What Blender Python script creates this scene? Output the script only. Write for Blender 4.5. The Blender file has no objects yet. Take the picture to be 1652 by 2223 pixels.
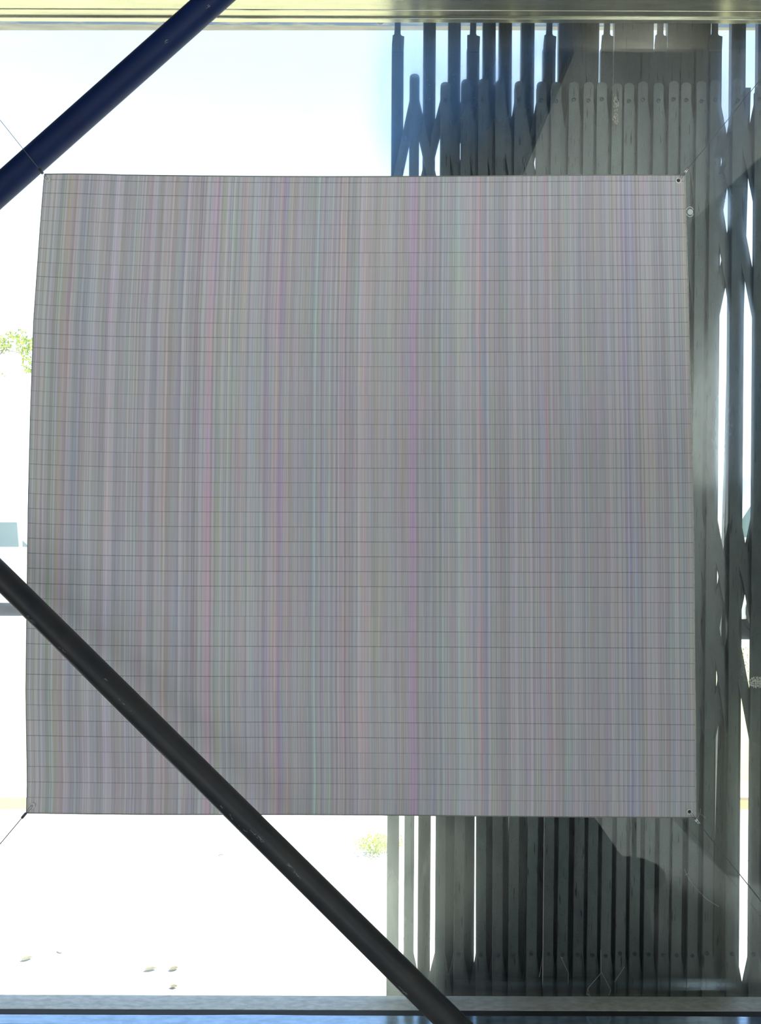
import bpy, bmesh, math, random
from mathutils import Vector, Matrix
random.seed(7)
S = bpy.context.scene
col = S.collection
F = 26.0 / 36.0 * 2223.0           # focal length in pixels
EYE = 1.6                          # eye height above floor and pavement

# ------------------------------------------------------------------ camera, world, lights
cam = bpy.data.objects.new('camera', bpy.data.cameras.new('camera'))
col.objects.link(cam)
cam.location = (0, 0, EYE); cam.rotation_euler = (math.radians(90), 0, 0)
cam.data.sensor_fit = 'VERTICAL'; cam.data.sensor_height = 36; cam.data.lens = 26
cam.data.clip_start = 0.02; cam.data.clip_end = 500
S.camera = cam
S.view_settings.view_transform = 'Standard'; S.view_settings.look = 'None'
S.view_settings.gamma = 1; S.view_settings.use_curve_mapping = False
S.view_settings.exposure = 1.5
try:
    S.cycles.max_bounces = 10; S.cycles.diffuse_bounces = 5; S.cycles.glossy_bounces = 5
    S.cycles.transparent_max_bounces = 24; S.cycles.caustics_reflective = False; S.cycles.caustics_refractive = False
    S.cycles.sample_clamp_indirect = 4
except Exception: pass

w = bpy.data.worlds.new('sky'); S.world = w; w.use_nodes = True
nt = w.node_tree; nt.nodes.clear()
wo = nt.nodes.new('ShaderNodeOutputWorld'); bg = nt.nodes.new('ShaderNodeBackground')
tc = nt.nodes.new('ShaderNodeTexCoord'); sp = nt.nodes.new('ShaderNodeSeparateXYZ'); rp = nt.nodes.new('ShaderNodeValToRGB')
nt.links.new(tc.outputs['Generated'], sp.inputs[0]); nt.links.new(sp.outputs[2], rp.inputs[0])
nt.links.new(rp.outputs[0], bg.inputs[0]); nt.links.new(bg.outputs[0], wo.inputs[0])
e = rp.color_ramp.elements
e[0].position = 0.0; e[0].color = (1.0, 1.0, 0.97, 1)
e[1].position = 0.9; e[1].color = (0.30, 0.44, 0.72, 1)
k_ = e.new(0.25); k_.color = (0.75, 0.86, 0.95, 1)
k_ = e.new(0.5); k_.color = (0.46, 0.62, 0.86, 1)
bg.inputs[1].default_value = 0.85

sun = bpy.data.objects.new('sun', bpy.data.lights.new('sun', 'SUN')); col.objects.link(sun)
sun.data.energy = 7.0; sun.data.angle = 0.01; sun.data.color = (1.0, 0.96, 0.88)
sun.rotation_euler = Vector((0.5, -0.13, 0.85)).to_track_quat('Z', 'Y').to_euler()

def area(name, loc, aim, sx_, sy_, power, color=(1, 1, 1)):
    l = bpy.data.objects.new(name, bpy.data.lights.new(name, 'AREA')); col.objects.link(l)
    l.data.shape = 'RECTANGLE'; l.data.size = sx_; l.data.size_y = sy_; l.data.energy = power; l.data.color = color
    l.location = loc; l.rotation_euler = (Vector(loc) - Vector(aim)).to_track_quat('Z', 'Y').to_euler(); return l
# added fill light at the back wall; the added uplight is in its builder
area('back_fill_light', (-.05, -2.93, 1.5), (.3, 1.3, 1.4), 2.8, 1.6, 14, (.90, .95, 1.0))
area('left_fill_light', (-2.24, -.5, 1.5), (-.2, 1.0, 1.1), 1.6, 1.6, 5, (.92, .96, 1.0))  # second added fill, on the solid left wall
sl = bpy.data.objects.new('ceiling_spot', bpy.data.lights.new('ceiling_spot', 'SPOT')); col.objects.link(sl)  # added spot that brightens the floor reflected in the pane
sl.data.energy = 200; sl.data.spot_size = math.radians(64); sl.data.spot_blend = .7; sl.data.shadow_soft_size = .08; sl.data.color = (.93, 1.0, .98)
sl.location = (1.2, -.85, 2.93); sl.rotation_euler = (Vector(sl.location) - Vector((1.25, -.25, 0))).to_track_quat('Z', 'Y').to_euler()
UPLIGHT = 13

# ------------------------------------------------------------------ helpers
def P(px, py, d):
    return Vector(((px - 826) / F * d, d, EYE - (py - 1111.5) / F * d))

def mat(name, color=(.5, .5, .5), rough=.5, metal=0.0, noise=0.0, scale=(20, 20, 20), col2=None, spec=.5, bump=0, lo=.35, hi=.65):
    m = bpy.data.materials.new(name); m.use_nodes = True
    t = m.node_tree; b = t.nodes['Principled BSDF']
    b.inputs['Base Color'].default_value = (*color, 1); b.inputs['Roughness'].default_value = rough
    b.inputs['Metallic'].default_value = metal; b.inputs['Specular IOR Level'].default_value = spec
    if noise or col2:
        c = t.nodes.new('ShaderNodeTexCoord'); mp = t.nodes.new('ShaderNodeMapping'); n = t.nodes.new('ShaderNodeTexNoise')
        n.inputs['Scale'].default_value = 1; n.inputs['Detail'].default_value = 6; n.inputs['Roughness'].default_value = .6
        mp.inputs['Scale'].default_value = scale
        r = t.nodes.new('ShaderNodeValToRGB')
        r.color_ramp.elements[0].position = lo; r.color_ramp.elements[1].position = hi
        c2 = col2 or tuple(x * (1 - noise) for x in color)
        r.color_ramp.elements[0].color = (*c2, 1); r.color_ramp.elements[1].color = (*color, 1)
        t.links.new(c.outputs['Object'], mp.inputs[0]); t.links.new(mp.outputs[0], n.inputs[0])
        t.links.new(n.outputs[0], r.inputs[0]); t.links.new(r.outputs[0], b.inputs['Base Color'])
        if bump:
            bp = t.nodes.new('ShaderNodeBump'); bp.inputs['Strength'].default_value = bump; bp.inputs['Distance'].default_value = .002
            t.links.new(n.outputs[0], bp.inputs['Height']); t.links.new(bp.outputs[0], b.inputs['Normal'])
    return m

def obj(name, bm, m=None, parent=None, smooth=False):
    me = bpy.data.meshes.new(name)
    bmesh.ops.recalc_face_normals(bm, faces=bm.faces)
    bm.to_mesh(me); bm.free()
    if smooth:
        for p in me.polygons: p.use_smooth = True
    o = bpy.data.objects.new(name, me); col.objects.link(o)
    if m: me.materials.append(m)
    if parent: o.parent = parent
    return o

def empty(name, loc=(0, 0, 0)):
    o = bpy.data.objects.new(name, None); col.objects.link(o); o.location = loc
    o.empty_display_size = .05
    return o

def under(o, parent):
    """parent while keeping world coordinates that were built absolutely"""
    o.parent = parent; o.matrix_parent_inverse = Matrix.Translation(-parent.location); return o

def tag(o, label=None, cat=None, group=None, kind=None):
    if label: o['label'] = label
    if cat: o['category'] = cat
    if group: o['group'] = group
    if kind: o['kind'] = kind
    return o

def box(bm, lo, hi):
    x0, y0, z0 = lo; x1, y1, z1 = hi
    v = [bm.verts.new(p) for p in ((x0,y0,z0),(x1,y0,z0),(x1,y1,z0),(x0,y1,z0),(x0,y0,z1),(x1,y0,z1),(x1,y1,z1),(x0,y1,z1))]
    for f in ((0,3,2,1),(4,5,6,7),(0,1,5,4),(1,2,6,5),(2,3,7,6),(3,0,4,7)): bm.faces.new([v[i] for i in f])
    return v

def bevel(bm, r, seg=2):
    bmesh.ops.bevel(bm, geom=bm.edges[:], offset=r, segments=seg, profile=.5, affect='EDGES')

def boxobj(name, lo, hi, m, parent=None, bev=0, seg=2):
    bm = bmesh.new(); box(bm, lo, hi)
    if bev: bevel(bm, bev, seg)
    o = obj(name, bm, m)
    if parent: under(o, parent)
    return o

def plate(bm, pts, d, t):
    """front outline in photo pixels standing at distance d, thickness t away from the camera"""
    f = [bm.verts.new(P(x, y, d)) for x, y in pts]
    b = [bm.verts.new(v.co + Vector((0, t, 0))) for v in f]
    bm.faces.new(f); bm.faces.new(b[::-1]); n = len(f)
    for i in range(n): bm.faces.new((f[i], f[(i+1) % n], b[(i+1) % n], b[i]))

def tube(bm, pts, r, n=10, closed=False, cap=True):
    rings = []; up = Vector((0.13, 0.2, 1)).normalized()
    N = len(pts)
    for i, p in enumerate(pts):
        a = pts[(i-1) % N] if (closed or i) else pts[0]
        b = pts[(i+1) % N] if (closed or i < N-1) else pts[-1]
        t = (Vector(b) - Vector(a)).normalized()
        u = t.cross(up)
        if u.length < .1: u = t.cross(Vector((1, 0, 0)))
        u.normalize(); v = t.cross(u)
        rr = r[i] if isinstance(r, (list, tuple)) else r
        rings.append([bm.verts.new(Vector(p) + u*rr*math.cos(2*math.pi*k/n) + v*rr*math.sin(2*math.pi*k/n)) for k in range(n)])
    M = N if closed else N-1
    for i in range(M):
        A, B = rings[i], rings[(i+1) % N]
        for k in range(n): bm.faces.new((A[k], A[(k+1) % n], B[(k+1) % n], B[k]))
    if not closed and cap: bm.faces.new(rings[0][::-1]); bm.faces.new(rings[-1])

# ------------------------------------------------------------------ materials
M_frame = mat('aged_pale_frame', (.66, .64, .52), .24, metal=.75, noise=.25, scale=(6, 60, 60), bump=.1)
M_rail = mat('dusty_grey_aluminium', (.60, .60, .55), .42, metal=.3, noise=.3, scale=(55, 140, 60), bump=.3)
M_gasket = mat('black_rubber', (.012, .013, .014), .6)
M_ledge = mat('blue_gloss_metal', (.36, .47, .60), .13, metal=.95, noise=.25, scale=(30, 90, 40))
M_wall = mat('pale_plaster', (.62, .64, .60), .9, noise=.08, scale=(2, 2, 2))
M_dark = mat('dark_stained_boards', (.045, .045, .05), .8, noise=.4, scale=(9, 1, 9))
M_floor = mat('polished_concrete_floor', (.55, .57, .55), .6, noise=.1, scale=(3, 3, 3))
M_brace_a = mat('navy_steel_paint', (.004, .018, .085), .55, spec=.25, noise=.2, scale=(30, 30, 30))
M_brace_b = mat('charcoal_steel_paint', (.020, .024, .030), .5, spec=.35, col2=(.035, .036, .036), scale=(25, 25, 25))
for m_ in (M_brace_b,):
    q_ = m_.node_tree.nodes['Principled BSDF'].inputs; q_['Coat Weight'].default_value = .2; q_['Coat Roughness'].default_value = .4; q_['Coat IOR'].default_value = 1.5
M_chip = mat('bare_metal_scratch', (.32, .33, .34), .5)
M_wire = mat('steel_cable', (.12, .13, .15), .4, metal=.5)
M_alu = mat('bright_aluminium', (.80, .81, .82), .22, metal=.85)
M_brass = mat('nickel_grommet', (.86, .85, .80), .3, metal=.1)
M_black = mat('rubber_tyre', (.02, .02, .02), .8)
M_glassdark = mat('car_window_glass', (.10, .16, .17), .12)
M_white = mat('white_car_paint', (.75, .76, .77), .3)
M_ext = mat('render_outside', (.5, .5, .46), .9, noise=.1, scale=(3, 3, 3))
M_track = mat('blue_grey_steel', (.10, .19, .38), .4, metal=.2, col2=(.42, .44, .42), scale=(18, 90, 60), lo=.3, hi=.52)
M_lintel = mat('weathered_tan_lintel', (.55, .52, .42), .7, noise=.3, scale=(12, 60, 30))

def steel_mat(nm='scuffed_galvanised_steel', g=1.0):
    m = bpy.data.materials.new(nm); m.use_nodes = True
    t = m.node_tree; b = t.nodes['Principled BSDF']; L = t.links
    c = t.nodes.new('ShaderNodeTexCoord')
    def noise(scale, detail, rough=.6):
        mp = t.nodes.new('ShaderNodeMapping'); mp.inputs['Scale'].default_value = scale
        n = t.nodes.new('ShaderNodeTexNoise'); n.inputs['Scale'].default_value = 1
        n.inputs['Detail'].default_value = detail; n.inputs['Roughness'].default_value = rough
        L.new(c.outputs['Object'], mp.inputs[0]); L.new(mp.outputs[0], n.inputs[0]); return n.outputs[0]
    def ramp(src, a, b_, ca, cb):
        r = t.nodes.new('ShaderNodeValToRGB'); r.color_ramp.elements[0].position = a; r.color_ramp.elements[1].position = b_
        r.color_ramp.elements[0].color = (*ca, 1); r.color_ramp.elements[1].color = (*cb, 1); L.new(src, r.inputs[0]); return r.outputs[0]
    def mul(a, b_):
        x = t.nodes.new('ShaderNodeMix'); x.data_type = 'RGBA'; x.blend_type = 'MULTIPLY'; x.inputs[0].default_value = 1
        L.new(a, x.inputs[6]); L.new(b_, x.inputs[7]); return x.outputs[2]
    base = ramp(noise((9, 9, 3.5), 5), .35, .68, (.13*g, .145*g, .15*g), (.27*g, .29*g, .28*g))
    scr = ramp(noise((330, 60, 22), 3, .5), .30, .36, (.30, .30, .30), (1, 1, 1))
    grit = ramp(noise((500, 300, 260), 2), .33, .5, (.8, .8, .8), (1, 1, 1))
    L.new(mul(mul(base, scr), grit), b.inputs['Base Color'])
    b.inputs['Metallic'].default_value = .25; b.inputs['Roughness'].default_value = .45
    return m
M_steel = steel_mat(); M_steel_shaded = steel_mat('shaded_galvanised_steel', .5)  # uprights get a darker copy with the recess shade in its colour

def glass_mat():
    m = bpy.data.materials.new('dusty_window_glass'); m.use_nodes = True
    t = m.node_tree; t.nodes.clear(); L = t.links
    out = t.nodes.new('ShaderNodeOutputMaterial')
    tr = t.nodes.new('ShaderNodeBsdfTransparent'); tr.inputs[0].default_value = (.965, .985, .975, 1)
    gl = t.nodes.new('ShaderNodeBsdfGlossy'); gl.inputs['Roughness'].default_value = 0.0
    lw = t.nodes.new('ShaderNodeLayerWeight'); lw.inputs[0].default_value = .5
    pw = t.nodes.new('ShaderNodeMath'); pw.operation = 'POWER'; pw.inputs[1].default_value = 5
    ma = t.nodes.new('ShaderNodeMath'); ma.operation = 'MULTIPLY_ADD'; ma.inputs[1].default_value = .95; ma.inputs[2].default_value = .045
    L.new(lw.outputs['Facing'], pw.inputs[0]); L.new(pw.outputs[0], ma.inputs[0])
    # dirt film: scatters light coming through
    tl = t.nodes.new('ShaderNodeBsdfTranslucent'); tl.inputs[0].default_value = (.85, .92, 1, 1)
    rf = t.nodes.new('ShaderNodeBsdfRefraction'); rf.inputs['IOR'].default_value = 1.07; rf.inputs['Roughness'].default_value = .5
    rf.inputs[0].default_value = (.70, .86, 1, 1)
    c = t.nodes.new('ShaderNodeTexCoord')
    def noise(scale, detail=5, dist=0):
        n = t.nodes.new('ShaderNodeTexNoise'); n.inputs['Scale'].default_value = scale; n.inputs['Detail'].default_value = detail
        n.inputs['Distortion'].default_value = dist; L.new(c.outputs['Object'], n.inputs[0]); return n.outputs[0]
    def rng(src, a, b_, x, y):
        r = t.nodes.new('ShaderNodeMapRange'); r.inputs[1].default_value = a; r.inputs[2].default_value = b_
        r.inputs[3].default_value = x; r.inputs[4].default_value = y; L.new(src, r.inputs[0]); return r.outputs[0]
    def add(a, b_):
        x = t.nodes.new('ShaderNodeMath'); x.operation = 'ADD'; L.new(a, x.inputs[0]); L.new(b_, x.inputs[1]); return x.outputs[0]
    smear = rng(noise(6, 4, 1.2), .5, .75, 0.0, .012)
    vo = t.nodes.new('ShaderNodeTexVoronoi'); vo.inputs['Scale'].default_value = 95; L.new(c.outputs['Object'], vo.inputs[0])
    speck = rng(vo.outputs['Distance'], .05, .09, .12, 0.0)
    spk2 = t.nodes.new('ShaderNodeMath'); spk2.operation = 'MULTIPLY'
    L.new(speck, spk2.inputs[0]); L.new(rng(noise(14, 2), .5, .6, 0, 1), spk2.inputs[1])
    film = add(add(smear, spk2.outputs[0]), rng(noise(2.2, 3), .3, .7, .001, .006))
    def mul(a, b_):
        x = t.nodes.new('ShaderNodeMath'); x.operation = 'MULTIPLY'; L.new(a, x.inputs[0]); L.new(b_, x.inputs[1]); return x.outputs[0]
    def glow_patch(px, py, rx, ry, amt):  # soft ellipse of glow put into the pane's colour
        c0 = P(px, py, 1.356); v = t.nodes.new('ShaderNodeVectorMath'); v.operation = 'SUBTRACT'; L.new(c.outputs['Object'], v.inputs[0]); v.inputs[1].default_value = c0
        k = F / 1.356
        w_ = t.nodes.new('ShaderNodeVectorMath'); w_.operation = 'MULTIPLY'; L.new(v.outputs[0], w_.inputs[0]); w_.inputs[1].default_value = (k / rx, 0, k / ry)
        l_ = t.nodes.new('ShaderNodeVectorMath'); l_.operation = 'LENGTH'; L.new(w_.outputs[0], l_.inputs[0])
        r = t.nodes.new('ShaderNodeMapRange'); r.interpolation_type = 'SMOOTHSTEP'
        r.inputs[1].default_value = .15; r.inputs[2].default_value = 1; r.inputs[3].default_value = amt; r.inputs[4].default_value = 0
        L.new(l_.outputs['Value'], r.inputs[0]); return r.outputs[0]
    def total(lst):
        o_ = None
        for q in lst: o_ = glow_patch(*q) if o_ is None else add(o_, glow_patch(*q))
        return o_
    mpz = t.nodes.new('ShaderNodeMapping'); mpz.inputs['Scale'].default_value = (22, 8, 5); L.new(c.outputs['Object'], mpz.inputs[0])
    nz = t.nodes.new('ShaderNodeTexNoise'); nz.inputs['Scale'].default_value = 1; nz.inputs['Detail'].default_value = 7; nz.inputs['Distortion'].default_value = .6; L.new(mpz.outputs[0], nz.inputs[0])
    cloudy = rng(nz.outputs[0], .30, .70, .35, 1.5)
    warm_glow = mul(total(WARM_GLOW), cloudy); halo_scatter = mul(total(HALO_SCATTER), cloudy)
    a1 = t.nodes.new('ShaderNodeMixShader'); L.new(tr.outputs[0], a1.inputs[1]); L.new(rf.outputs[0], a1.inputs[2])
    L.new(add(rng(noise(3.1, 4, .8), .35, .65, .012, .05), halo_scatter), a1.inputs[0])
    a2 = t.nodes.new('ShaderNodeMixShader'); L.new(film, a2.inputs[0]); L.new(a1.outputs[0], a2.inputs[1]); L.new(tl.outputs[0], a2.inputs[2])
    for amount, tint in ((warm_glow, (.96, 1, .82, 1)), (mul(total(BLUE_HALO), rng(nz.outputs[0], .3, .7, 1.0, 1.7)), (.20, .48, 1, 1))):  # bar glow and blue halos mixed in as tinted patches
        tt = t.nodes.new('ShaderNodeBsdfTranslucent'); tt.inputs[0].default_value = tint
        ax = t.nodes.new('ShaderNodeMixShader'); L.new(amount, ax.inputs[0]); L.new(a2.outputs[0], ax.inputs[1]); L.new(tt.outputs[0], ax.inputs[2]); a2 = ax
    a3 = t.nodes.new('ShaderNodeMixShader'); L.new(ma.outputs[0], a3.inputs[0]); L.new(a2.outputs[0], a3.inputs[1]); L.new(gl.outputs[0], a3.inputs[2])
    L.new(a3.outputs[0], out.inputs[0])
    return m
# glow painted into the pane (centre and radii): warm low down, blue halos higher
WARM_GLOW = [(872, 1970, 125, 460, .22), (1010, 1880, 140, 280, .075), (1570, 1800, 110, 560, .14), (1650, 1750, 80, 420, .06), (1500, 1350, 90, 260, .02), (1130, 1850, 50, 200, .05)]
BLUE_HALO = [(870, 230, 110, 300, .13), (1000, 180, 120, 190, .14), (1130, 190, 90, 170, .14), (1200, 90, 90, 90, .08), (1560, 250, 70, 260, .11), (1600, 480, 90, 220, .06), (1640, 160, 70, 180, .10), (1600, 850, 90, 300, .07), (1545, 850, 50, 300, .06)]
HALO_SCATTER = [(900, 240, 130, 260, .16), (1060, 210, 140, 160, .20), (1160, 170, 70, 150, .15), (1580, 420, 90, 330, .16), (1620, 850, 110, 380, .16), (1545, 900, 60, 260, .14)]
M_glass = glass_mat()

# colour bands woven into the cloth: centre u, half width, colour multiplier
BANDS = [
 (.012,.012,(1.12,1.14,1.0)), (.033,.008,(.95,1.08,.88)), (.043,.003,(1.15,1.02,.75)), (.051,.008,(1.10,.92,.92)), (.068,.010,(.92,1.0,1.04)),
 (.118,.010,(1.03,.95,1.02)), (.168,.007,(1.07,.93,.98)), (.205,.012,(1.08,.98,.90)), (.222,.006,(.98,.95,1.08)), (.248,.006,(1.06,.94,1.06)),
 (.270,.009,(1.16,.84,.98)), (.285,.006,(1.0,1.12,.86)), (.300,.012,(.98,1.06,.96)), (.318,.005,(1.14,.98,.90)), (.335,.012,(.95,1.01,1.03)),
 (.357,.004,(1.04,.92,1.12)), (.372,.008,(1.16,.95,.92)), (.379,.003,(.95,.80,1.12)), (.390,.010,(1.10,.98,.94)), (.400,.006,(1.03,1.10,.84)),
 (.430,.007,(.90,1.12,1.04)), (.443,.003,(.86,.86,1.16)), (.448,.003,(.92,1.16,1.04)), (.472,.010,(1.13,.93,.96)), (.505,.008,(1.12,.94,.92)),
 (.525,.012,(1.02,1.05,.92)), (.560,.010,(1.06,1.0,.94)), (.576,.007,(1.08,.88,1.16)), (.5815,.002,(1.12,.74,1.04)), (.605,.008,(.96,1.0,1.06)),
 (.622,.010,(.92,1.05,1.02)), (.648,.010,(.92,1.08,1.0)), (.679,.0016,(1.30,.70,.74)), (.6885,.004,(.88,.94,1.22)), (.698,.003,(1.05,1.08,.90)),
 (.775,.005,(.95,.96,1.06)), (.781,.0014,(1.18,.84,.88)), (.812,.009,(.93,1.05,1.06)), (.838,.008,(.94,1.02,1.03)), (.870,.006,(.96,.98,1.06)),
 (.905,.008,(.90,.92,1.14)), (.914,.005,(.90,1.0,1.14)), (.928,.008,(1.05,1.0,.98)), (.968,.007,(.92,1.05,1.05)), (.985,.006,(.90,1.10,1.06)), (.9945,.003,(1.08,1.14,.84)),
]
def cloth_mat():
    m = bpy.data.materials.new('striped_translucent_cloth'); m.use_nodes = True
    t = m.node_tree; t.nodes.clear(); L = t.links
    out = t.nodes.new('ShaderNodeOutputMaterial')
    uv = t.nodes.new('ShaderNodeUVMap'); uv.uv_map = 'UVMap'
    sx = t.nodes.new('ShaderNodeSeparateXYZ'); L.new(uv.outputs[0], sx.inputs[0])
    U, V = sx.outputs[0], sx.outputs[1]
    def math_(op, a, b_=None, c_=None):
        n = t.nodes.new('ShaderNodeMath'); n.operation = op
        for i, q in enumerate((a, b_, c_)):
            if q is None: continue
            if isinstance(q, (int, float)): n.inputs[i].default_value = q
            else: L.new(q, n.inputs[i])
        return n.outputs[0]
    def comb(x, y, z=0):
        n = t.nodes.new('ShaderNodeCombineXYZ')
        for i, q in enumerate((x, y, z)):
            if isinstance(q, (int, float)): n.inputs[i].default_value = q
            else: L.new(q, n.inputs[i])
        return n.outputs[0]
    def mulc(a, b_):
        x = t.nodes.new('ShaderNodeMix'); x.data_type = 'RGBA'; x.blend_type = 'MULTIPLY'; x.inputs[0].default_value = 1; x.clamp_result = False
        L.new(a, x.inputs[6]); L.new(b_, x.inputs[7]); return x.outputs[2]
    def wn(x):
        n = t.nodes.new('ShaderNodeTexWhiteNoise'); n.noise_dimensions = '2D'; L.new(x, n.inputs[0] if 'Vector' == n.inputs[0].name else n.inputs['Vector']); return n
    # the bands are spread over ramps (32 stops each), values kept in 0..1 by a factor
    K = 1.4; total = None
    for s in range(0, len(BANDS), 10):
        r = t.nodes.new('ShaderNodeValToRGB'); cr = r.color_ramp; g = 1 / K
        cr.elements[0].position = 0; cr.elements[0].color = (g, g, g, 1); cr.elements[1].position = 1; cr.elements[1].color = (g, g, g, 1)
        prev = 0.0
        for (c, h, rgb) in BANDS[s:s+10]:
            rgb = tuple(1 + (q - 1) * .72 for q in rgb)
            a = max(prev, c - h)
            for p_, cc in ((a, (1, 1, 1)), (c, rgb), (min(1, c + h), (1, 1, 1))):
                q = cr.elements.new(min(1, max(0, p_))); q.color = (cc[0]/K, cc[1]/K, cc[2]/K, 1)
            prev = c + h + 1e-4
        L.new(U, r.inputs[0])
        vm = t.nodes.new('ShaderNodeVectorMath'); vm.operation = 'SCALE'; vm.inputs['Scale'].default_value = K
        L.new(r.outputs[0], vm.inputs[0])
        total = vm.outputs[0] if total is None else mulc(total, vm.outputs[0])
    row = math_('FLOOR', V)
    # threads: three widths of grey stripe
    grey = None
    for N, lo, hi, ry in ((720, .86, 1.12, 0), (301, .90, 1.09, 0), (97, .94, 1.05, 0), (640, .955, 1.045, 1)):
        n = wn(comb(math_('FLOOR', math_('MULTIPLY', U, N)), math_('MULTIPLY', row, ry) if ry else N))
        v = math_('MULTIPLY_ADD', n.outputs[0], hi - lo, lo)
        grey = v if grey is None else math_('MULTIPLY', grey, v)
    # dark single threads
    n = wn(comb(math_('FLOOR', math_('MULTIPLY', U, 700)), 55.5))
    grey = math_('MULTIPLY', grey, math_('SUBTRACT', 1, math_('MULTIPLY', math_('LESS_THAN', n.outputs[0], .035), .13)))
    # faint hue drift, changing a little from row to row
    def hue(freq, vy, amt):
        nn = t.nodes.new('ShaderNodeTexNoise'); nn.inputs['Scale'].default_value = 1; nn.inputs['Detail'].default_value = 2
        L.new(comb(math_('MULTIPLY', U, freq), math_('MULTIPLY', row, vy), 3.7), nn.inputs[0])
        x = t.nodes.new('ShaderNodeMix'); x.data_type = 'RGBA'; x.inputs[0].default_value = amt
        x.inputs[6].default_value = (.5, .5, .5, 1); L.new(nn.outputs['Color'], x.inputs[7])
        vm = t.nodes.new('ShaderNodeVectorMath'); vm.operation = 'SCALE'; vm.inputs['Scale'].default_value = 2; L.new(x.outputs[2], vm.inputs[0])
        return vm.outputs[0]
    c = mulc(mulc(total, hue(70, .12, .125)), hue(300, .2, .10))
    # the thin dark lines across
    fr = math_('FRACT', V); dist = math_('MINIMUM', fr, math_('SUBTRACT', 1, fr))
    lnoise = wn(comb(math_('ROUND', V), 9.1))
    depth = math_('MULTIPLY_ADD', lnoise.outputs[0], .22, .26)
    mr = t.nodes.new('ShaderNodeMapRange'); mr.interpolation_type = 'SMOOTHSTEP'
    mr.inputs[1].default_value = .012; mr.inputs[2].default_value = .038; mr.inputs[3].default_value = 1; mr.inputs[4].default_value = 0
    L.new(dist, mr.inputs[0])
    inside = math_('MULTIPLY', math_('GREATER_THAN', V, -.3), math_('LESS_THAN', V, 42.3))
    line = math_('SUBTRACT', 1, math_('MULTIPLY', math_('MULTIPLY', mr.outputs[0], depth), inside))
    grey = math_('MULTIPLY', grey, line)
    vm = t.nodes.new('ShaderNodeVectorMath'); vm.operation = 'SCALE'; L.new(c, vm.inputs[0]); L.new(grey, vm.inputs['Scale'])
    def scaled(src, rgb):
        v = t.nodes.new('ShaderNodeVectorMath'); v.operation = 'MULTIPLY'; L.new(src, v.inputs[0]); v.inputs[1].default_value = rgb; return v.outputs[0]
    df = t.nodes.new('ShaderNodeBsdfDiffuse'); tl = t.nodes.new('ShaderNodeBsdfTranslucent')
    L.new(scaled(vm.outputs[0], CLOTH_REFLECT), df.inputs[0]); L.new(scaled(vm.outputs[0], CLOTH_PASS), tl.inputs[0])
    ad = t.nodes.new('ShaderNodeAddShader'); L.new(df.outputs[0], ad.inputs[0]); L.new(tl.outputs[0], ad.inputs[1]); L.new(ad.outputs[0], out.inputs[0])
    return m
CLOTH_REFLECT = (.575, .55, .585); CLOTH_PASS = (.050, .048, .050)
M_cloth = cloth_mat()

def leaf_mat(name, c):
    m = bpy.data.materials.new(name); m.use_nodes = True; t = m.node_tree; t.nodes.clear(); L = t.links
    out = t.nodes.new('ShaderNodeOutputMaterial'); a = t.nodes.new('ShaderNodeBsdfDiffuse'); b = t.nodes.new('ShaderNodeBsdfTranslucent')
    g = t.nodes.new('ShaderNodeNewGeometry'); r = t.nodes.new('ShaderNodeValToRGB')
    r.color_ramp.elements[0].color = (c[0]*.6, c[1]*.75, c[2]*1.2, 1); r.color_ramp.elements[1].color = (c[0]*1.2, c[1]*1.1, c[2], 1)
    L.new(g.outputs['Random Per Island'], r.inputs[0])
    for s in (a, b): L.new(r.outputs[0], s.inputs[0])
    x = t.nodes.new('ShaderNodeMixShader'); x.inputs[0].default_value = .4
    L.new(a.outputs[0], x.inputs[1]); L.new(b.outputs[0], x.inputs[2]); L.new(x.outputs[0], out.inputs[0]); return m
M_leaf = leaf_mat('yellow_green_leaf', (.36, .42, .06))
M_weed = leaf_mat('weed_leaf', (.36, .40, .03))

# ------------------------------------------------------------------ setting: outside ground
GD = 1.356   # glass plane
def slab_mat():
    m = bpy.data.materials.new('pavement_slabs'); m.use_nodes = True; t = m.node_tree; L = t.links
    b = t.nodes['Principled BSDF']; b.inputs['Roughness'].default_value = .9
    c = t.nodes.new('ShaderNodeTexCoord'); s = t.nodes.new('ShaderNodeSeparateXYZ'); L.new(c.outputs['Object'], s.inputs[0])
    def M(op, a, b_=None):
        n = t.nodes.new('ShaderNodeMath'); n.operation = op
        for i, q in enumerate((a, b_)):
            if q is None: continue
            if isinstance(q, (int, float)): n.inputs[i].default_value = q
            else: L.new(q, n.inputs[i])
        return n.outputs[0]
    def joint(coord, period, off, hw):
        f = M('FRACT', M('DIVIDE', M('SUBTRACT', coord, off), period)); d = M('MULTIPLY', M('MINIMUM', f, M('SUBTRACT', 1, f)), period)
        return M('LESS_THAN', d, hw)
    j = M('MAXIMUM', joint(s.outputs[1], .62, 2.775, .006), joint(s.outputs[0], 1.4, -.70, .006))
    n = t.nodes.new('ShaderNodeTexNoise'); n.inputs['Scale'].default_value = 7; n.inputs['Detail'].default_value = 6; L.new(c.outputs['Object'], n.inputs[0])
    r = t.nodes.new('ShaderNodeValToRGB'); r.color_ramp.elements[0].color = (.42, .41, .38, 1); r.color_ramp.elements[1].color = (.56, .55, .53, 1); L.new(n.outputs[0], r.inputs[0])
    x = t.nodes.new('ShaderNodeMix'); x.data_type = 'RGBA'; L.new(M('MULTIPLY', j, n.outputs[0]), x.inputs[0]); L.new(r.outputs[0], x.inputs[6]); x.inputs[7].default_value = (.10, .09, .04, 1)
    L.new(x.outputs[2], b.inputs['Base Color']); return m
def ground(name, y0, y1, z, m, x0=-30, x1=30):
    return tag(boxobj(name, (x0, y0, z - .1), (x1, y1, z), m), kind='structure')
ground('sidewalk', 1.30, 3.98, 0, slab_mat())
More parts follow.
